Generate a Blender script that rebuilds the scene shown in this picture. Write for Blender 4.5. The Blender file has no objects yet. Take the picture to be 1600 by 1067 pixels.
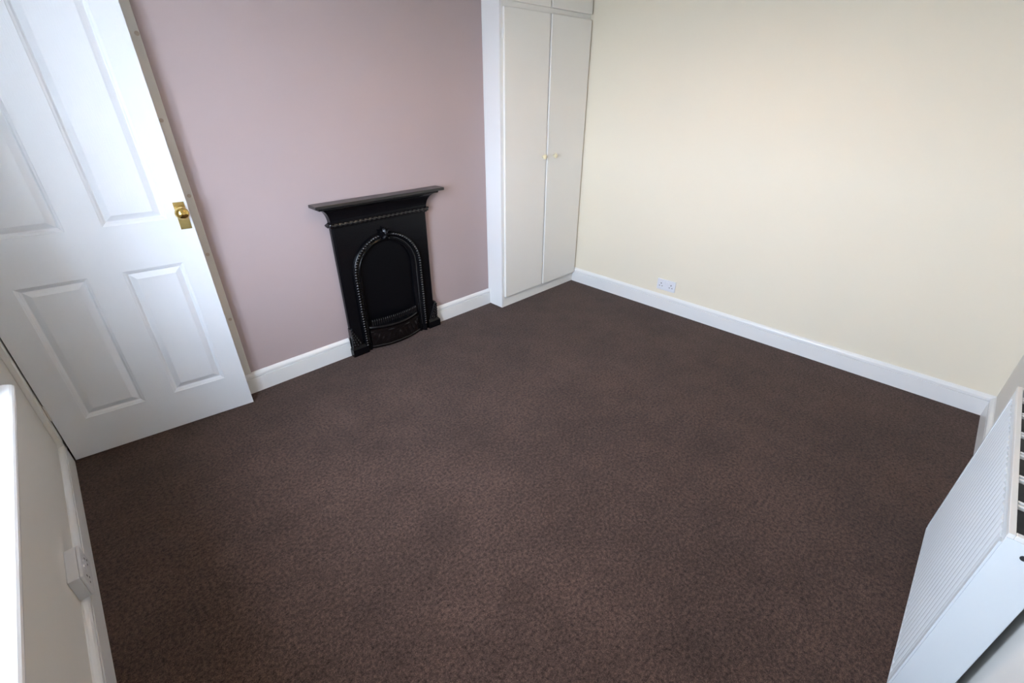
import bpy, bmesh, math, random
from mathutils import Matrix, Vector
random.seed(7)
PI = math.pi
scene = bpy.context.scene
COL = scene.collection

# ------------------------------------------------------------------ camera
cam_d = bpy.data.cameras.new('camera'); cam = bpy.data.objects.new('camera', cam_d); COL.objects.link(cam)
yaw, pitch, roll = math.radians(45.48), math.radians(-28.78), math.radians(0.08)
fw = Vector((math.cos(pitch)*math.cos(yaw), math.cos(pitch)*math.sin(yaw), math.sin(pitch)))
r0 = Vector((math.sin(yaw), -math.cos(yaw), 0)); u0 = r0.cross(fw)
r1 = r0*math.cos(roll)+u0*math.sin(roll); u1 = -r0*math.sin(roll)+u0*math.cos(roll)
m = Matrix.Identity(4)
for i in range(3):
    m[i][0] = r1[i]; m[i][1] = u1[i]; m[i][2] = -fw[i]
m.translation = Vector((-3.1729, -2.5787, 1.5232))
cam.matrix_world = m
cam_d.sensor_width = 36; cam_d.sensor_fit = 'HORIZONTAL'; cam_d.lens = 705.8/1600*36
cam_d.clip_start = 0.02
scene.camera = cam

# ------------------------------------------------------------------ world, daylight, exposure
scene.view_settings.view_transform = 'Standard'; scene.view_settings.look = 'None'
scene.view_settings.gamma = 1.0; scene.view_settings.use_curve_mapping = False
scene.view_settings.exposure = 1.27
W = bpy.data.worlds.new('sky'); scene.world = W; W.use_nodes = True
wn = W.node_tree.nodes; wl = W.node_tree.links; wn.clear()
wo = wn.new('ShaderNodeOutputWorld'); bg = wn.new('ShaderNodeBackground')
bg.inputs['Color'].default_value = (0.68, 0.805, 1.0, 1); bg.inputs['Strength'].default_value = 19.0   # bright hazy sky
wl.new(bg.outputs[0], wo.inputs[0])

# room (metres): skirting faces at y=0 (back), x=0 (right), x=-3.524 (left), y=-2.964 (front)
ST = 0.018
XL, XR, YB, YF, ZC = -3.542, 0.018, 0.018, -2.982, 2.42
WY0, WY1, WZ0, WZ1 = -1.87, -0.91, 0.765, 2.12      # window opening in the left wall
pl = bpy.data.lights.new('window_portal', 'AREA'); pl.shape = 'RECTANGLE'
pl.size = WZ1-WZ0; pl.size_y = WY1-WY0; pl.cycles.is_portal = True
po = bpy.data.objects.new('window_portal', pl); COL.objects.link(po)
po.location = (XL-0.27, (WY0+WY1)/2, (WZ0+WZ1)/2); po.rotation_euler = (0, -PI/2, 0)

# ------------------------------------------------------------------ materials
def mat(name, col, rough=0.5, metal=0.0, spec=0.5, noise=0.0, nscale=30, bump=0.0, bscale=200, coat=0.0, stretch=None, sheen=0.0):
    M = bpy.data.materials.new(name); M.use_nodes = True
    nt = M.node_tree; b = nt.nodes['Principled BSDF']
    b.inputs['Base Color'].default_value = (*col, 1); b.inputs['Roughness'].default_value = rough
    b.inputs['Metallic'].default_value = metal; b.inputs['Specular IOR Level'].default_value = spec
    b.inputs['Coat Weight'].default_value = coat
    tc = nt.nodes.new('ShaderNodeTexCoord'); vec = tc.outputs['Object']
    if stretch:
        mp = nt.nodes.new('ShaderNodeMapping'); mp.inputs['Scale'].default_value = stretch
        nt.links.new(vec, mp.inputs['Vector']); vec = mp.outputs[0]
    if noise:
        n = nt.nodes.new('ShaderNodeTexNoise'); n.inputs['Scale'].default_value = nscale; n.inputs['Detail'].default_value = 4
        nt.links.new(vec, n.inputs['Vector'])
        mx = nt.nodes.new('ShaderNodeMix'); mx.data_type = 'RGBA'
        mx.inputs[6].default_value = (*[c*(1-noise) for c in col], 1); mx.inputs[7].default_value = (*[min(1, c*(1+noise)) for c in col], 1)
        nt.links.new(n.outputs['Fac'], mx.inputs[0]); nt.links.new(mx.outputs[2], b.inputs['Base Color'])
    if bump:
        n2 = nt.nodes.new('ShaderNodeTexNoise'); n2.inputs['Scale'].default_value = bscale; n2.inputs['Detail'].default_value = 3
        nt.links.new(vec, n2.inputs['Vector'])
        bp = nt.nodes.new('ShaderNodeBump'); bp.inputs['Strength'].default_value = bump; bp.inputs['Distance'].default_value = 0.002
        nt.links.new(n2.outputs['Fac'], bp.inputs['Height']); nt.links.new(bp.outputs[0], b.inputs['Normal'])
    return M
M_mauve = mat('mauve_paint', (0.455, 0.365, 0.36), 0.75, noise=0.02, nscale=3, bump=0.08, bscale=260)
M_cream = mat('cream_paint', (0.85, 0.78, 0.63), 0.75, noise=0.015, nscale=2, bump=0.08, bscale=260)
M_white = mat('off_white_paint', (0.72, 0.70, 0.655), 0.75, noise=0.015, nscale=2, bump=0.08, bscale=260)
M_ceil = mat('ceiling_paint', (0.76, 0.75, 0.72), 0.8, noise=0.01, bump=0.05)
M_gloss = mat('white_gloss', (0.84, 0.84, 0.83), 0.28, noise=0.01, nscale=6, bump=0.02, bscale=60)
M_door = mat('white_door_paint', (0.79, 0.81, 0.84), 0.35, noise=0.01, nscale=5, bump=0.22, bscale=90, stretch=(6, 6, 0.35))
M_robe = mat('off_white_satin', (0.87, 0.855, 0.81), 0.4, noise=0.01, nscale=6, bump=0.03, bscale=80)
M_trim = mat('old_white_trim', (0.80, 0.78, 0.74), 0.5, noise=0.03, nscale=12, bump=0.05, bscale=80)
M_plug = mat('filler', (0.62, 0.54, 0.47), 0.8, noise=0.05)
M_iron = mat('black_iron', (0.003, 0.003, 0.004), 0.2, spec=0.28, noise=0.1, bump=0.12, bscale=180)
M_orn = mat('polished_iron', (0.006, 0.006, 0.007), 0.16, spec=0.9, noise=0.1, bump=0.1, bscale=150)
M_shelf = mat('black_shelf_paint', (0.008, 0.007, 0.007), 0.3, spec=1.0, noise=0.1, bump=0.03)
M_blank = mat('black_board', (0.003, 0.003, 0.004), 0.3, spec=0.2, noise=0.1, bump=0.03)
M_rust = mat('sooty_iron', (0.006, 0.0042, 0.0042), 0.22, spec=0.4, noise=0.6, nscale=40, bump=0.3, bscale=120)
M_brass = mat('brass', (0.80, 0.56, 0.18), 0.13, metal=1.0, noise=0.03, nscale=10)
M_brass2 = mat('aged_brass', (0.55, 0.42, 0.17), 0.3, metal=1.0, noise=0.12, nscale=60)
M_ivory = mat('ivory_plastic', (0.83, 0.76, 0.52), 0.3, noise=0.02)
M_plast = mat('white_plastic', (0.80, 0.81, 0.85), 0.3, noise=0.01)
M_plast2 = mat('grey_white_plastic', (0.70, 0.70, 0.71), 0.4, noise=0.02)
M_dark = mat('dark_slot', (0.02, 0.02, 0.02), 0.6, noise=0.05)
M_heat = mat('heater_enamel', (0.72, 0.76, 0.78), 0.3, noise=0.01, nscale=8)
M_heat2 = mat('heater_grille', (0.80, 0.79, 0.76), 0.35, noise=0.01)
M_core = mat('heater_core', (0.035, 0.035, 0.035), 0.5, noise=0.3, nscale=60)
M_upvc = mat('window_plastic', (0.86, 0.86, 0.86), 0.25, noise=0.01)
M_hinge = mat('painted_hinge', (0.62, 0.61, 0.58), 0.4, noise=0.03)
M_grass = mat('outdoor_ground', (0.29, 0.25, 0.20), 0.9, noise=0.3, nscale=2)

def carpet():
    M = bpy.data.materials.new('brown_carpet'); M.use_nodes = True; nt = M.node_tree; b = nt.nodes['Principled BSDF']
    L = nt.links.new; tc = nt.nodes.new('ShaderNodeTexCoord')
    def noise(s, d=3, r=0.5):
        n = nt.nodes.new('ShaderNodeTexNoise'); n.inputs['Scale'].default_value = s; n.inputs['Detail'].default_value = d
        n.inputs['Roughness'].default_value = r; L(tc.outputs['Object'], n.inputs['Vector']); return n.outputs['Fac']
    def ramp(f, stops):
        r = nt.nodes.new('ShaderNodeValToRGB'); e = r.color_ramp.elements
        e[0].position, e[0].color = stops[0][0], (*stops[0][1], 1); e[1].position, e[1].color = stops[1][0], (*stops[1][1], 1)
        L(f, r.inputs[0]); return r.outputs[0]
    tuft = ramp(noise(84, 6, 0.86), [(0.36, (0.015, 0.0080, 0.0057)), (0.66, (0.140, 0.085, 0.067))])
    fleck = ramp(noise(420, 2, 0.6), [(0.32, (0.45, 0.45, 0.45)), (0.68, (1.55, 1.53, 1.50))])
    mott = ramp(noise(7, 6, 0.7), [(0.30, (0.84, 0.83, 0.82)), (0.72, (1.14, 1.14, 1.14))])
    big = ramp(noise(2.3, 4, 0.6), [(0.33, (0.82, 0.82, 0.82)), (0.68, (1.14, 1.14, 1.14))])
    c = tuft
    for o in (fleck, mott, big):
        mx = nt.nodes.new('ShaderNodeMix'); mx.data_type = 'RGBA'; mx.blend_type = 'MULTIPLY'; mx.inputs[0].default_value = 1
        L(c, mx.inputs[6]); L(o, mx.inputs[7]); c = mx.outputs[2]
    L(c, b.inputs['Base Color']); b.inputs['Roughness'].default_value = 0.95; b.inputs['Specular IOR Level'].default_value = 0.1
    b.inputs['Sheen Weight'].default_value = 0.12; b.inputs['Sheen Roughness'].default_value = 0.5
    bp = nt.nodes.new('ShaderNodeBump'); bp.inputs['Strength'].default_value = 0.55; bp.inputs['Distance'].default_value = 0.006
    L(noise(260, 3, 0.7), bp.inputs['Height']); L(bp.outputs[0], b.inputs['Normal'])
    return M
M_carpet = carpet()
def glass():
    M = bpy.data.materials.new('window_glass'); M.use_nodes = True; nt = M.node_tree; nt.nodes.clear()
    o = nt.nodes.new('ShaderNodeOutputMaterial'); t = nt.nodes.new('ShaderNodeBsdfTransparent'); g = nt.nodes.new('ShaderNodeBsdfGlossy')
    g.inputs['Roughness'].default_value = 0.0; mx = nt.nodes.new('ShaderNodeMixShader'); mx.inputs[0].default_value = 0.06
    nt.links.new(t.outputs[0], mx.inputs[1]); nt.links.new(g.outputs[0], mx.inputs[2]); nt.links.new(mx.outputs[0], o.inputs[0]); return M
M_glass = glass()

# ------------------------------------------------------------------ mesh helpers
def obj(name, bm, material, parent=None, smooth=False, kind=None, label=None, bevel=0, seg=2):
    bmesh.ops.recalc_face_normals(bm, faces=bm.faces)
    me = bpy.data.meshes.new(name); bm.to_mesh(me); bm.free()
    o = bpy.data.objects.new(name, me); COL.objects.link(o); me.materials.append(material)
    if parent: o.parent = parent
    if smooth:
        for p in me.polygons: p.use_smooth = True
    if bevel:
        md = o.modifiers.new('bevel', 'BEVEL'); md.width = bevel; md.segments = seg; md.limit_method = 'ANGLE'
        for p in me.polygons: p.use_smooth = True
        md.harden_normals = True
    if kind: o['kind'] = kind
    if label: o['label'] = label
    return o
def thing(name, loc=(0, 0, 0), rz=0, label=None, cat=None, group=None, kind=None):
    o = bpy.data.objects.new(name, None); COL.objects.link(o); o.location = loc; o.rotation_euler = (0, 0, rz); o.empty_display_size = 0.05
    if label: o['label'] = label
    if cat: o['category'] = cat
    if group: o['group'] = group
    if kind: o['kind'] = kind
    return o
def box(bm, x0, x1, y0, y1, z0, z1):
    v = [bm.verts.new((x, y, z)) for x in (x0, x1) for y in (y0, y1) for z in (z0, z1)]
    for f in ((0, 1, 3, 2), (4, 6, 7, 5), (0, 4, 5, 1), (2, 3, 7, 6), (0, 2, 6, 4), (1, 5, 7, 3)):
        bm.faces.new([v[i] for i in f])
    return bm
def B(*a): return box(bmesh.new(), *a)
def lathe(prof, M4, n=24, bm=None):
    """prof: (r, h) along local z, placed by matrix M4"""
    bm = bm or bmesh.new(); rings = []
    for r, h in prof:
        rings.append([bm.verts.new(M4 @ Vector((r*math.cos(2*PI*k/n), r*math.sin(2*PI*k/n), h))) for k in range(n)])
    for a, b in zip(rings, rings[1:]):
        for k in range(n): bm.faces.new((a[k], a[(k+1) % n], b[(k+1) % n], b[k]))
    bm.faces.new(rings[0]); bm.faces.new(rings[-1][::-1]); return bm
def axis(p, d):
    return Matrix.Translation(Vector(p)) @ Vector(d).to_track_quat('Z', 'Y').to_matrix().to_4x4()
def loft(sections, bm=None, closed=True, caps=True):
    bm = bm or bmesh.new(); rows = [[bm.verts.new(p) for p in s] for s in sections]; n = len(rows[0])
    for a, b in zip(rows, rows[1:]):
        for k in range(n if closed else n-1): bm.faces.new((a[k], a[(k+1) % n], b[(k+1) % n], b[k]))
    if caps and closed: bm.faces.new(rows[0]); bm.faces.new(rows[-1][::-1])
    return bm
def ball(bm, c, r, sx=1, sy=1, sz=1, u=8, v=6):
    M4 = Matrix.Translation(Vector(c)) @ Matrix.Diagonal((sx, sy, sz, 1))
    bmesh.ops.create_uvsphere(bm, u_segments=u, v_segments=v, radius=r, matrix=M4); return bm

# ------------------------------------------------------------------ room shell
def struct(name, bm, material, **k): return obj(name, bm, material, kind='structure', **k)
bm = B(XL-0.34, XR+0.3, YF-0.3, YB+0.75, -0.12, 0.0)
struct('floor', bm, M_carpet, label='dark brown cut pile carpet covering the floor')
struct('ceiling', B(XL-0.34, XR+0.3, YF-0.3, YB+0.75, ZC, ZC+0.1), M_ceil)
ROBE_X = -0.889; OPEN_X0 = -2.80
bm = B(OPEN_X0, ROBE_X-0.002, YB, 0.60, 0, ZC)            # mauve wall with the old doorway at its left end
box(bm, XL, OPEN_X0, YB, YB+0.12, 2.02, ZC)
struct('wall_back', bm, M_mauve, label='mauve painted wall behind the fireplace')
struct('wall_back_passage', B(XL-0.1, OPEN_X0, 0.30, 0.36, 0, ZC), M_cream)
bm = B(ROBE_X-0.1, XR+0.2, 0.60, 0.70, 0, ZC); struct('wall_back_alcove', bm, M_cream)
struct('wall_right', B(XR, XR+0.2, YF-0.2, 0.70, 0, ZC), M_cream, label='cream painted wall to the right of the wardrobe')
struct('wall_front', B(XL-0.32, XR, YF-0.2, YF, 0, ZC), M_white)
bm = B(XL-0.32, XL, YF, WY0, 0, ZC); box(bm, XL-0.32, XL, WY1, 0.36, 0, ZC)
box(bm, XL-0.32, XL, WY0, WY1, 0, WZ0-0.03); box(bm, XL-0.32, XL, WY0, WY1, WZ1, ZC)
struct('wall_left', bm, M_white, label='plain off-white wall with the window sill')

def skirting(name, p0, p1, out, h=0.125, t=0.018):
    """p0,p1 on the wall line; out = unit vector into the room"""
    prof = [(0, 0), (t, 0), (t, h-0.034), (t-0.007, h-0.033), (t-0.007, h-0.0295), (t-0.001, h-0.028), (t-0.001, h-0.017),
            (t-0.005, h-0.009), (t-0.010, h-0.003), (t-0.013, h), (0, h)]
    secs = [[(p[0]+out[0]*a, p[1]+out[1]*a, z) for a, z in prof] for p in (p0, p1)]
    return struct(name, loft(secs), M_gloss)
skirting('baseboard_back', (OPEN_X0, YB), (-2.118, YB), (0, -1))
skirting('baseboard_back', (-1.428, YB), (ROBE_X-0.001, YB), (0, -1))
skirting('baseboard_right', (XR, -0.1425), (XR, YF), (-1, 0))
skirting('baseboard_front', (XR-0.018, YF), (XL+0.018, YF), (0, 1))
skirting('baseboard_left', (XL, -0.004), (XL, YF+0.018), (1, 0))

# pale timber strip on the mauve wall behind the door edge, with filled nail holes
t = struct('trim_1', B(-2.80, -2.712, 0.004, YB, 0.126, ZC), M_trim, bevel=0.003)
t['label'] = 'pale upright timber strip with filled nail holes beside the door'
for z, x in ((2.05, -2.722), (1.73, -2.722), (1.42, -2.738), (1.106, -2.728), (0.827, -2.732), (0.472, -2.728)):
    obj('nail_plug', lathe([(0.0085, 0), (0.0085, 0.0012), (0.006, 0.0016)], axis((x, 0.0042, z), (0, -1, 0)), 14), M_plug, t)
struct('trim_2', B(XL, XL+0.0185, -0.050, 0.012, 0.126, 2.04), M_trim, bevel=0.002)['label'] = 'narrow upright door lining on the left wall'

# ------------------------------------------------------------------ window in the left wall
wy, wz = (WY0+WY1)/2, (WZ0+WZ1)/2
w = thing('window_1', (XL-0.21, wy, WZ0), kind='structure')
def wbox(name, x0, x1, y0, y1, z0, z1, material=M_upvc, bev=0.004):
    return obj(name, B(x0, x1, y0-wy, y1-wy, z0-WZ0, z1-WZ0), material, w, bevel=bev)
fx0, fx1 = -0.05, 0.015
wbox('window_frame', fx0, fx1, WY0, WY0+0.06, WZ0, WZ1); wbox('window_frame', fx0, fx1, WY1-0.06, WY1, WZ0, WZ1)
wbox('window_frame', fx0, fx1, WY0+0.06, WY1-0.06, WZ0, WZ0+0.06); wbox('window_frame', fx0, fx1, WY0+0.06, WY1-0.06, WZ1-0.06, WZ1)
wbox('mullion', fx0, fx1, wy-0.03, wy+0.03, WZ0+0.06, WZ1-0.06)
wbox('pane', -0.02, -0.014, WY0+0.06, wy-0.03, WZ0+0.06, WZ1-0.06, M_glass, 0)
wbox('pane', -0.02, -0.014, wy+0.03, WY1-0.06, WZ0+0.06, WZ1-0.06, M_glass, 0)
# sill board with rounded nose and short horns
SX = -3.446; ZS = 0.772; nose = []
for k in range(9):
    a = PI/2 - PI*k/8; nose.append((SX-0.014+0.014*math.cos(a), ZS-0.014+0.014*math.sin(a)))
prof = [(XL+0.001, ZS)] + nose + [(XL+0.001, ZS-0.028)]
ys = [WY0-0.10, -0.755]
secs = [[(x, y, z) for x, z in prof] for y in ys]
secs.append([(XL+0.001+(x-XL-0.001)*0.90, -0.747, z) for x, z in prof])
bm = loft(secs); box(bm, XL-0.194, XL+0.001, WY0+0.001, WY1-0.001, ZS-0.028, ZS)
o = struct('trim_3', bm, M_upvc); o['label'] = 'white window sill board with a rounded front edge'
struct('ground', B(-60, XL-0.6, -40, 40, -3.2, -3.0), M_grass)

# ------------------------------------------------------------------ panelled door, ajar against the strip
DX0, DY0, DX1, DY1 = -3.5185, -0.0006, -2.7634, -0.0971
dang = math.atan2(DY1-DY0, DX1-DX0); DWID = math.hypot(DX1-DX0, DY1-DY0); DH = 1.981; DT = 0.035
door = thing('door_1', (DX0, DY0, 0.006), dang, kind='structure', label='white four-panel door standing ajar at the end of the mauve wall')
PX = [(0.103, 0.330), (0.447, 0.672)]; PZ = [(0.196, 0.832), (1.028, 1.862)]
bm = bmesh.new()
xs = [0, PX[0][0], PX[0][1], PX[1][0], PX[1][1], DWID]; zs = [0, PZ[0][0], PZ[0][1], PZ[1][0], PZ[1][1], DH]
G = {}
for j in (0, 1):
    for a, x in enumerate(xs):
        for c, z in enumerate(zs): G[a, c, j] = bm.verts.new((x, j*DT, z))
for j in (0, 1):
    for a in range(5):
        for c in range(5):
            if a in (1, 3) and c in (1, 3): continue
            bm.faces.new((G[a, c, j], G[a+1, c, j], G[a+1, c+1, j], G[a, c+1, j]))
for a in range(5):
    for c in (0, 5): bm.faces.new((G[a, c, 0], G[a+1, c, 0], G[a+1, c, 1], G[a, c, 1]))
for c in range(5):
    for a in (0, 5): bm.faces.new((G[a, c, 0], G[a, c+1, 0], G[a, c+1, 1], G[a, c, 1]))
obj('door_leaf', bm, M_door, door)
for (x0, x1) in PX:
    for (z0, z1) in PZ:
        bm = bmesh.new()
        def ring(i, d): return [(x0+i, d, z0+i), (x1-i, d, z0+i), (x1-i, d, z1-i), (x0+i, d, z1-i)]
        levels = [(0, 0), (0.0025, 0.002), (0.009, 0.0045), (0.0155, 0.0115), (0.018, 0.012), (0.030, 0.0062), (0.0405, 0.0015), (0.042, 0.0012)]
        for flip in (0, 1):
            rows = [[bm.verts.new((x, (DT-y) if flip else y, z)) for x, y, z in ring(i, d)] for i, d in levels]
            for a, b in zip(rows, rows[1:]):
                for k in range(4): bm.faces.new((a[k], a[(k+1) % 4], b[(k+1) % 4], b[k]))
            bm.faces.new(rows[-1])
        obj('panel', bm, M_door, door)
# brass knob on its plate
kx0, kx1, kz0, kz1 = 0.709, 0.751, 0.978, 1.096
pl_o = obj('knob_plate', B(kx0, kx1, -0.003, 0, kz0, kz1), M_brass2, door, bevel=0.001, label='aged brass back plate')
for z in (kz0+0.010, kz1-0.010):
    for x in (kx0+0.008, kx1-0.008):
        obj('screw', lathe([(0.0028, 0), (0.0028, 0.0008), (0.0015, 0.0014)], axis((x, -0.0028, z), (0, -1, 0)), 10), M_brass2, pl_o)
prof = [(0.0205, 0), (0.0205, 0.004), (0.018, 0.007), (0.011, 0.010), (0.0095, 0.018), (0.0105, 0.034)]
for k in range(1, 14):
    a = PI*k/14*0.86+0.44
    prof.append((0.027*math.sin(a), 0.058-0.0235*math.cos(a)))
prof.append((0.001, 0.0815))
obj('knob', lathe(prof, axis(((kx0+kx1)/2, -0.003, 1.058), (0, -1, 0)), 32), M_brass, door, smooth=True, label='polished brass round door knob')
for z in (0.235, 1.70):
    h = obj('hinge', lathe([(0.004, 0), (0.004, 0.08)], Matrix.Translation((-0.0015, -0.003, z)), 12), M_hinge, door, smooth=False)

# ------------------------------------------------------------------ cast iron fireplace
FX0, FX1 = -2.105, -1.455; FC = -1.785; PY = -0.018
f = thing('fireplace', (FC, YB, 0), label='black cast iron bedroom fireplace with arched opening and mantel shelf on the mauve wall', cat='fireplace')
def fo(name, bm, material=M_iron, **k):
    bmesh.ops.translate(bm, verts=bm.verts, vec=(-FC, -YB, 0)); return obj(name, bm, material, f, **k)
fo('mantel_shelf', B(-2.196, -1.336, -0.076, YB-0.001, 0.9675, 0.985), M_shelf, bevel=0.003)
# cove under the shelf
secs = []
for k in range(11):
    a = k/10*PI/2; o1 = 0.066*(1-math.cos(a)); o2 = 0.046*(1-math.cos(a)); z = 0.872+0.086*math.sin(a)
    x0, x1, y = FX0-0.002-o1, FX1+0.002+o1, PY-0.006-o2
    secs.append([(x0, YB-0.001, z), (x0, y, z), (x1, y, z), (x1, YB-0.001, z)])
x0, x1, y = FX0-0.072, FX1+0.072, PY-0.054
for z in (0.9585, 0.9675): secs.append([(x0, YB-0.001, z), (x0, y, z), (x1, y, z), (x1, YB-0.001, z)])
fo('cove_moulding', loft(secs))
# rope moulding under the cove: twisted two-lobed roll with small returns
def rope(pts, r, lobes=3, turns_per_m=34, n=12, step=0.006):
    P = [Vector(p) for p in pts]; out = []; d = 0.0; res = []
    for a, b in zip(P, P[1:]):
        L = (b-a).length; m_ = max(1, int(L/step))
        for i in range(m_): res.append((a.lerp(b, i/m_), (b-a).normalized(), d+L*i/m_))
        d += L
    res.append((P[-1], (P[-1]-P[-2]).normalized(), d))
    for p, tg, s in res:
        up = Vector((0, 1, 0)) if abs(tg.y) < 0.9 else Vector((0, 0, 1))
        s1 = tg.cross(up).normalized(); s2 = s1.cross(tg)
        row = []
        for k in range(n):
            th = 2*PI*k/n; rr = r*(1+0.26*math.cos(lobes*th + s*turns_per_m*2*PI))
            row.append(tuple(p+s1*rr*math.cos(th)+s2*rr*math.sin(th)))
        out.append(row)
    return loft(out)
ry = PY-0.008
fo('rope_moulding', rope([(FX0-0.008, YB-0.004, 0.858), (FX0-0.008, ry, 0.858), (FX1+0.008, ry, 0.858), (FX1+0.008, YB-0.004, 0.858)], 0.0125, turns_per_m=32), M_orn, smooth=True)
bm = B(FX0-0.004, FX1+0.004, PY-0.010, YB-0.001, 0.866, 0.873); box(bm, FX0-0.003, FX1+0.003, PY-0.006, YB-0.001, 0.838, 0.8475)
fo('fillet', bm, bevel=0.002)
# front plate with arched hole
AZ, AR = 0.520, 0.240
def arch(r, n=24, zb=0.0, cz=AZ):
    pts = [(FC-r, zb+(cz-zb)*k/8) for k in range(8)]
    pts += [(FC-r*math.cos(PI*k/n), cz+r*math.sin(PI*k/n)) for k in range(n+1)]
    pts += [(FC+r, cz-(cz-zb)*k/8) for k in range(1, 9)]
    return pts
def plate_outer(p, zt=0.840):
    x, z = p; dx, dz = x-FC, z-AZ
    if z <= AZ: return (FX0 if dx < 0 else FX1, z)
    s = 1e9
    if dx < -1e-6: s = min(s, (FX0-FC)/dx)
    if dx > 1e-6: s = min(s, (FX1-FC)/dx)
    s = min(s, (zt-AZ)/dz) if dz > 1e-6 else s
    return (FC+dx*s, AZ+dz*s)
A = arch(AR); O = [plate_outer(p) for p in A]
def near(lst, c): return min(range(len(lst)), key=lambda i: (lst[i][0]-c[0])**2+(lst[i][1]-c[1])**2)
O[near(O, (FX0, 0.840))] = (FX0, 0.840); O[near(O, (FX1, 0.840))] = (FX1, 0.840)
bm = bmesh.new()
rows = []
for a, o_ in zip(A, O):
    ex = 0.010
    oi = (min(max(o_[0], FX0+ex), FX1-ex), o_[1])
    rows.append([bm.verts.new((a[0], YB-0.002, a[1])), bm.verts.new((a[0], PY, a[1])), bm.verts.new((oi[0], PY, oi[1])),
                 bm.verts.new((o_[0], PY+0.009, o_[1])), bm.verts.new((o_[0], YB-0.002, o_[1]))])
for r_, s_ in zip(rows, rows[1:]):
    for k in range(4): bm.faces.new((r_[k], s_[k], s_[k+1], r_[k+1]))
fo('front_plate', bm)
# moulding around the arch
prof = [(0.246, PY+0.002), (0.246, PY-0.010), (0.241, PY-0.018), (0.233, PY-0.021), (0.225, PY-0.018), (0.221, PY-0.009), (0.217, PY-0.003),
        (0.206, PY-0.001), (0.204, PY-0.006), (0.199, PY-0.007), (0.196, PY-0.002), (0.190, PY+0.005), (0.186, PY+0.004), (0.183, PY+0.007), (0.183, YB-0.003)]
secs = list(zip(*[[(x, y, z) for x, z in arch(r)] for r, y in prof]))
bm = bmesh.new(); loft(secs, bm, closed=False)
fo('arch_moulding', bm, smooth=True)
# carved beading along the outer roll
bm = bmesh.new()
path = arch(0.233, 60)
def resample(pts, step):
    out = []; acc = 0
    for a, b in zip(pts, pts[1:]):
        L = math.hypot(b[0]-a[0], b[1]-a[1]); q = acc
        while q < L: out.append((a[0]+(b[0]-a[0])*q/L, a[1]+(b[1]-a[1])*q/L)); q += step
        acc = q-L
    return out
for x, z in resample(path, 0.0175):
    if z > 0.05: ball(bm, (x, PY-0.019, z), 0.0088, 1, 0.9, 1, 8, 6)
o = fo('bead_course', bm, M_orn, smooth=True); o['kind'] = 'stuff'
bm = bmesh.new()
for x, z in resample(arch(0.211, 60), 0.012):
    if z > 0.05: ball(bm, (x, PY-0.003, z), 0.0046, 1, 1, 1, 6, 4)
o = fo('pearl_course', bm, M_orn, smooth=True); o['kind'] = 'stuff'
# leaf crest at the crown of the arch
bm = bmesh.new()
for a, L_, w_ in ((0, 0.050, 0.019), (0.7, 0.046, 0.016), (-0.7, 0.046, 0.016), (1.4, 0.050, 0.014), (-1.4, 0.050, 0.014), (2.5, 0.032, 0.013), (-2.5, 0.032, 0.013)):
    c = Vector((FC, PY-0.024, 0.748)); d = Vector((math.sin(a), 0, math.cos(a))); s = Vector((math.cos(a), 0, -math.sin(a)))
    secs = []
    for k in range(6):
        tt = k/5; ww = w_*math.sin(PI*min(0.97, 0.25+0.75*tt))+0.0008; p = c+d*L_*tt
        hh = 0.012*(1-0.6*tt)
        secs.append([tuple(p-s*ww+Vector((0, 0.008, 0))), tuple(p+Vector((0, -hh, 0))), tuple(p+s*ww+Vector((0, 0.008, 0))), tuple(p+Vector((0, 0.012, 0)))])
    loft(secs, bm)
fo('crest', bm)
# blanking board inside the arch
pts = arch(0.186, 24, 0.02); bm = bmesh.new()
fr = [bm.verts.new((x, YB-0.010, z)) for x, z in pts]; bk = [bm.verts.new((x, YB-0.003, z)) for x, z in pts]
bm.faces.new(fr); bm.faces.new(bk[::-1])
for k in range(len(pts)): bm.faces.new((fr[k], fr[(k+1) % len(pts)], bk[(k+1) % len(pts)], bk[k]))
fo('blanking_board', bm, M_blank)
# bowed grate: lip, row of teeth, apron
def bow(x, d, hw=0.196): return PY+0.004 - d*(1-((x-FC)/hw)**2)
NX = 32; XSB = [FC-0.196+0.392*k/NX for k in range(NX+1)]
secs = []
for x in XSB:
    y = bow(x, 0.066); zc = 0.158
    secs.append([(x, YB-0.004, zc+0.020), (x, y+0.030, zc+0.016), (x, y+0.010, zc+0.011), (x, y, zc+0.008), (x, y-0.004, zc), (x, y, zc-0.008), (x, y+0.010, zc-0.011), (x, YB-0.004, zc-0.011)])
fo('grate_lip', loft(secs), smooth=False)
bm = bmesh.new()
for k in range(24):
    x = FC-0.168+0.336*k/23; y = bow(x, 0.030)
    secs = [[(x-w_, y-w_, z), (x+w_, y-w_, z), (x+w_, y+w_, z), (x-w_, y+w_, z)] for w_, z in ((0.0045, 0.166), (0.0045, 0.200), (0.0015, 0.212))]
    loft(secs, bm)
o = fo('grate_teeth', bm, M_orn); o['kind'] = 'stuff'
bm = bmesh.new(); secs = []
ZA = [0.004+0.140*k/22 for k in range(23)]
def relief(x, z):
    u_ = (x-FC)/0.196; v_ = (z-0.07)/0.06
    b_ = 0.0
    if abs(v_) < 0.95:
        b_ += 0.005*max(0, math.cos(u_*PI*5))*max(0, math.cos(v_*PI*0.5))
        b_ += 0.004*max(0, math.sin(abs(u_)*PI*11+v_*5))*max(0, math.cos(v_*PI*0.6))
        b_ += 0.003*max(0, math.cos((abs(u_)*9-v_*3)))
    if abs(v_) > 0.85: b_ += 0.004
    return b_
NX2 = 72
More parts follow.
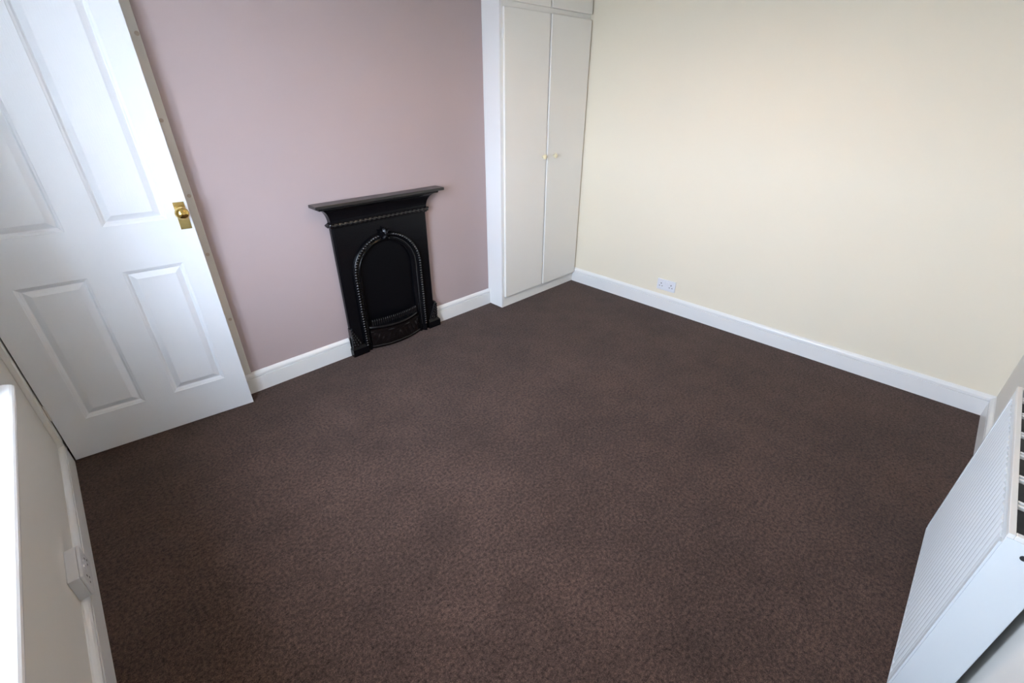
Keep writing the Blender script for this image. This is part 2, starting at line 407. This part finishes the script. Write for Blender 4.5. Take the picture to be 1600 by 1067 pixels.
for k in range(NX2+1):
    x = FC-0.190+0.380*k/NX2; col = []
    for z in ZA:
        d = 0.042+0.020*(z/0.144)
        col.append((x, bow(x, d)-relief(x, z), z))
    col += [(x, YB-0.003, ZA[-1]), (x, YB-0.003, ZA[0])]
    secs.append(col)
loft(secs, bm); fo('ash_cover', bm, M_rust, smooth=False, label='bowed ash cover with worn leaf relief and rusty patches')
# feet with leaf brackets
for s in (-1, 1):
    xo = FX0-0.018 if s < 0 else FX1+0.028; xi = xo - s*0.098
    xo_t = xo - s*0.012; xi_t = xi + s*0.004
    yb, yf = YB-0.002, PY-0.022
    secs = [[(xo, yb, z), (xo, yf_, z), (xi, yf_, z), (xi, yb, z)] for z, yf_ in ((0.001, yf), (0.050, yf))]
    secs += [[(xo-s*0.004, yb, 0.056), (xo-s*0.004, yf+0.004, 0.056), (xi+s*0.003, yf+0.004, 0.056), (xi+s*0.003, yb, 0.056)],
             [(xo_t, yb, 0.068), (xo_t, yf+0.012, 0.068), (xi_t, yf+0.012, 0.068), (xi_t, yb, 0.068)]]
    ft = fo('foot', loft(secs))
    bm = bmesh.new(); tip = Vector((FX0-0.004 if s < 0 else FX1+0.012, PY-0.006, 0.192))
    base_o = Vector((xo_t, PY-0.004, 0.066)); base_i = Vector((xi_t+s*0.012, PY-0.004, 0.066))
    secs = []
    for k in range(8):
        tt = k/7; a_ = base_o.lerp(tip, tt); b_ = base_i.lerp(tip+Vector((-s*0.012, 0, 0)), tt**0.75); mid = (a_+b_)/2+Vector((0, -0.014*(1-0.5*tt), 0))
        secs.append([(a_.x, YB-0.002, a_.z), tuple(a_), tuple(mid), tuple(b_), (b_.x, YB-0.002, b_.z)])
    loft(secs, bm)
    for k in range(6):
        tt = 0.06+k*0.15; a_ = base_o.lerp(tip, tt); b_ = base_i.lerp(tip, tt**0.75)
        for q in (0.2, 0.5, 0.8):
            p = a_.lerp(b_, q); ball(bm, (p.x, p.y-0.009, p.z+0.006*(q != 0.5)), 0.010*(1-0.5*tt), 0.8, 1, 1.4, 6, 4)
    lf = fo('leaf_bracket', bm, M_orn)

# ------------------------------------------------------------------ built-in wardrobe
RY = -0.1415
wd = thing('wardrobe', (-0.44, RY, 0), label='built-in off-white two-door wardrobe with top cupboards filling the corner alcove', cat='wardrobe')
def wo_(name, bm, material=M_robe, parent=None, **k):
    bmesh.ops.translate(bm, verts=bm.verts, vec=(0.44, -RY, 0)); return obj(name, bm, material, parent or wd, **k)
XE = 0.016
wo_('side_panel', B(ROBE_X, ROBE_X+0.018, RY, 0.58, 0.001, ZC-0.001), M_gloss, bevel=0.001)
wo_('frame_stile', B(ROBE_X+0.0185, -0.858, RY+0.001, RY+0.03, 0.001, ZC-0.001), bevel=0.001)
wo_('plinth', B(-0.8575, XE, RY+0.001, RY+0.02, 0.001, 0.100), bevel=0.001)
wo_('cross_rail', B(-0.8575, XE, RY+0.001, RY+0.02, 1.970, 2.030))
wo_('top_rail', B(-0.8575, XE, RY+0.001, RY+0.02, 2.375, ZC-0.001))
wo_('frame_stile', B(-0.006, XE, RY+0.001, RY+0.02, 0.1005, 1.9695))
wo_('shelf', B(-0.87, XE, RY+0.021, 0.58, 1.98, 1.998))
wo_('back_board', B(-0.87, XE, 0.582, 0.592, 0.001, ZC-0.002))
DF = RY-0.018
for i, (x0, x1) in enumerate(((-0.862, -0.4385), (-0.4285, 0.001))):
    DF = RY-(0.018, 0.025)[i]
    d = wo_('door', B(x0, x1, DF, RY, 0.088, 1.984), bevel=0.0025)
    kx = -0.474 if i == 0 else -0.360
    prof = [(0.008, 0), (0.008, 0.010), (0.0105, 0.013), (0.0165, 0.018), (0.0175, 0.023), (0.0145, 0.028), (0.007, 0.0305), (0.001, 0.031)]
    wo_('knob', lathe(prof, axis((kx, DF, 1.109), (0, -1, 0)), 20), M_ivory, d, smooth=True, label='small round ivory knob')
    if i == 0:
        for z in (0.205, 1.0, 1.82):
            wo_('hinge', B(x0-0.005, x0-0.0005, RY-0.008, RY, z, z+0.055), M_gloss, d, bevel=0.001)
    wo_('top_cupboard_door', B(x0, x1, DF, RY, 2.016, 2.39), bevel=0.0025)

# ------------------------------------------------------------------ double socket on the cream wall
sk = thing('wall_socket', (XR, -1.062, 0.206), label='white double wall socket above the skirting on the cream wall', cat='socket')
hw, hh = 0.076, 0.0435
pts = []
obj('face_plate', B(-0.010, 0, -hw, hw, -hh, hh), M_plast, sk, bevel=0.003)
for s in (-1, 1):
    obj('rocker_switch', B(-0.0135, -0.0095, s*0.014-0.0065, s*0.014+0.0065, 0.008, 0.028), M_plast, sk, bevel=0.0015)
    yc = s*0.042
    obj('earth_slot', B(-0.0106, -0.0095, yc-0.0028, yc+0.0028, 0.004, 0.014), M_dark, sk)
    for q in (-1, 1):
        obj('pin_slot', B(-0.0106, -0.0095, yc+q*0.011-0.0038, yc+q*0.011+0.0038, -0.0140, -0.0088), M_dark, sk)
    obj('screw', lathe([(0.003, 0), (0.0025, 0.0012)], axis((-0.0098, s*0.0602, 0.0), (-1, 0, 0)), 10), M_plast2, sk)

# ------------------------------------------------------------------ boxed double socket on the left wall
sb = thing('surface_socket', (XL, -0.952, 0.128), label='grey-white surface-mounted socket box low on the left wall above the skirting', cat='socket')
bl = 0.0765
obj('back_box', B(0.0, 0.029, -bl, bl, 0.0, 0.088), M_plast2, sb, bevel=0.002)
obj('face_plate', B(0.0292, 0.038, -bl-0.0005, bl+0.0005, -0.0005, 0.0885), M_plast2, sb, bevel=0.003)
for s in (-1, 1):
    obj('rocker_switch', B(0.0375, 0.0415, s*0.014-0.0065, s*0.014+0.0065, 0.052, 0.072), M_plast, sb, bevel=0.0015)
    yc = s*0.042
    obj('earth_slot', B(0.0375, 0.0386, yc-0.0022, yc+0.0022, 0.048, 0.057), M_dark, sb)
    for q in (-1, 1): obj('pin_slot', B(0.0375, 0.0386, yc+q*0.011-0.0035, yc+q*0.011+0.0035, 0.030, 0.0345), M_dark, sb)

# ------------------------------------------------------------------ storage heater by the front wall
HX0, HX1, HF, HB = -1.926, -1.115, -2.864, -2.959; HT = 0.675
ht = thing('storage_heater', ((HX0+HX1)/2, (HF+HB)/2, 0), label='white storage heater with fluted front and slotted top grille by the front wall', cat='heater')
def ho(name, bm, material=M_heat, parent=None, **k):
    bmesh.ops.translate(bm, verts=bm.verts, vec=(-(HX0+HX1)/2, -(HF+HB)/2, 0)); return obj(name, bm, material, parent or ht, **k)
# fluted front panel
FLX0, FLX1 = HX0+0.018, -1.157; NF = 24; per = (FLX1-0.008-FLX0)/NF; pr = [(HX0+0.001, HF), (FLX0-0.001, HF)]
for k in range(NF*6+1):
    pr.append((FLX0+per*k/6, HF-0.004+0.004*abs(math.sin(PI*k/6))))
pr += [(FLX1-0.007, HF), (FLX1, HF)]
secs = [[(x, y, z) for x, y in pr]+[(FLX1, HF-0.0042, z), (HX0+0.001, HF-0.0042, z)] for z in (0.026, 0.648)]
ho('fluted_panel', loft(secs))
ho('kick_strip', B(HX0+0.001, FLX1, HF-0.0042, HF+0.0003, 0.018, 0.0258))
# casing: side cheeks, back, floor, top frame
ho('side_panel', B(HX0, HX0+0.012, HB, HF-0.0045, 0.004, HT-0.0095), bevel=0.002)
ho('side_panel', B(HX1-0.012, HX1, HB, HF-0.0045, 0.004, HT-0.0095), bevel=0.002)
ho('front_casing', B(HX0+0.0122, HX1-0.0122, HF-0.011, HF-0.0045, 0.004, HT-0.010))
ho('back_casing', B(HX0+0.0122, HX1-0.0122, HB, HB+0.006, 0.004, HT-0.010))
ho('core', B(HX0+0.0125, HX1-0.0125, HB+0.0062, HF-0.0112, 0.01, HT-0.030), M_core)
g0, g1 = HB+0.016, HF-0.016
bm = B(HX0+0.0002, HX1-0.0002, HF-0.016, HF-0.0035, HT-0.009, HT+0.004); ho('top_rail', bm, M_heat2, bevel=0.0015)
ho('top_rail', B(HX0+0.0002, HX1-0.0002, HB, HB+0.016, HT-0.009, HT+0.004), M_heat2, bevel=0.0015)
for x0, x1 in ((HX0, HX0+0.014), (HX1-0.014, HX1)): ho('top_rail', B(x0+0.0002, x1-0.0002, g0+0.0002, g1-0.0002, HT-0.009, HT+0.004), M_heat2, bevel=0.0015)
for x in (-1.206, -1.314, -1.439, -1.555, -1.677, -1.795):
    for s in (-1, 1): ho('grille_bar', B(x+s*0.008-0.0035, x+s*0.008+0.0035, g0+0.0005, g1-0.0005, HT-0.007, HT+0.003), M_heat2, bevel=0.001)
ho('screw_cap', lathe([(0.007, 0), (0.007, 0.0015), (0.004, 0.0025)], axis((HX0, -2.910, 0.632), (-1, 0, 0)), 16), M_dark, label='black round screw cap')
for x in (HX0+0.10, HX1-0.10): ho('foot', B(x-0.02, x+0.02, HB+0.01, HF-0.012, 0.0, 0.004), M_dark)

# ------------------------------------------------------------------ pendant lamp, lit, above the middle of the room
pc = (-1.55, -1.55)
pd = thing('pendant_lamp', (pc[0], pc[1], ZC), label='cream fabric pendant lamp hanging from the ceiling', cat='lamp')
obj('ceiling_rose', lathe([(0.045, 0), (0.045, -0.012), (0.02, -0.025)], Matrix.Identity(4), 24), M_upvc, pd)
obj('cord', lathe([(0.003, -0.025), (0.003, -0.17)], Matrix.Identity(4), 8), M_upvc, pd)
obj('lamp_holder', lathe([(0.016, -0.17), (0.018, -0.20), (0.018, -0.225)], Matrix.Identity(4), 16), M_upvc, pd)
M_shade = mat('shade_fabric', (0.80, 0.70, 0.55), 0.9, noise=0.03)
M_shade.node_tree.nodes['Principled BSDF'].inputs['Transmission Weight'].default_value = 0.0
bm = bmesh.new(); sh = [(0.11, -0.16), (0.15, -0.34), (0.148, -0.34), (0.108, -0.16)]
rings = [[bm.verts.new((q*math.cos(2*PI*k/32), q*math.sin(2*PI*k/32), z)) for k in range(32)] for q, z in sh]
for a_, b_ in zip(rings, rings[1:]+rings[:1]):
    for k in range(32): bm.faces.new((a_[k], a_[(k+1) % 32], b_[(k+1) % 32], b_[k]))
obj('lamp_shade', bm, M_shade, pd)
M_bulb = bpy.data.materials.new('lit_bulb'); M_bulb.use_nodes = True
bb = M_bulb.node_tree.nodes['Principled BSDF']; bb.inputs['Emission Color'].default_value = (1, 0.68, 0.40, 1); bb.inputs['Emission Strength'].default_value = 20
bm = ball(bmesh.new(), (0, 0, -0.255), 0.03, u=16, v=12); obj('bulb', bm, M_bulb, pd, smooth=True)
ld = bpy.data.lights.new('bulb_light', 'POINT'); ld.energy = 5.5; ld.color = (1, 0.66, 0.38); ld.shadow_soft_size = 0.032
lo = bpy.data.objects.new('bulb_light', ld); COL.objects.link(lo); lo.parent = pd; lo.location = (0, 0, -0.300)
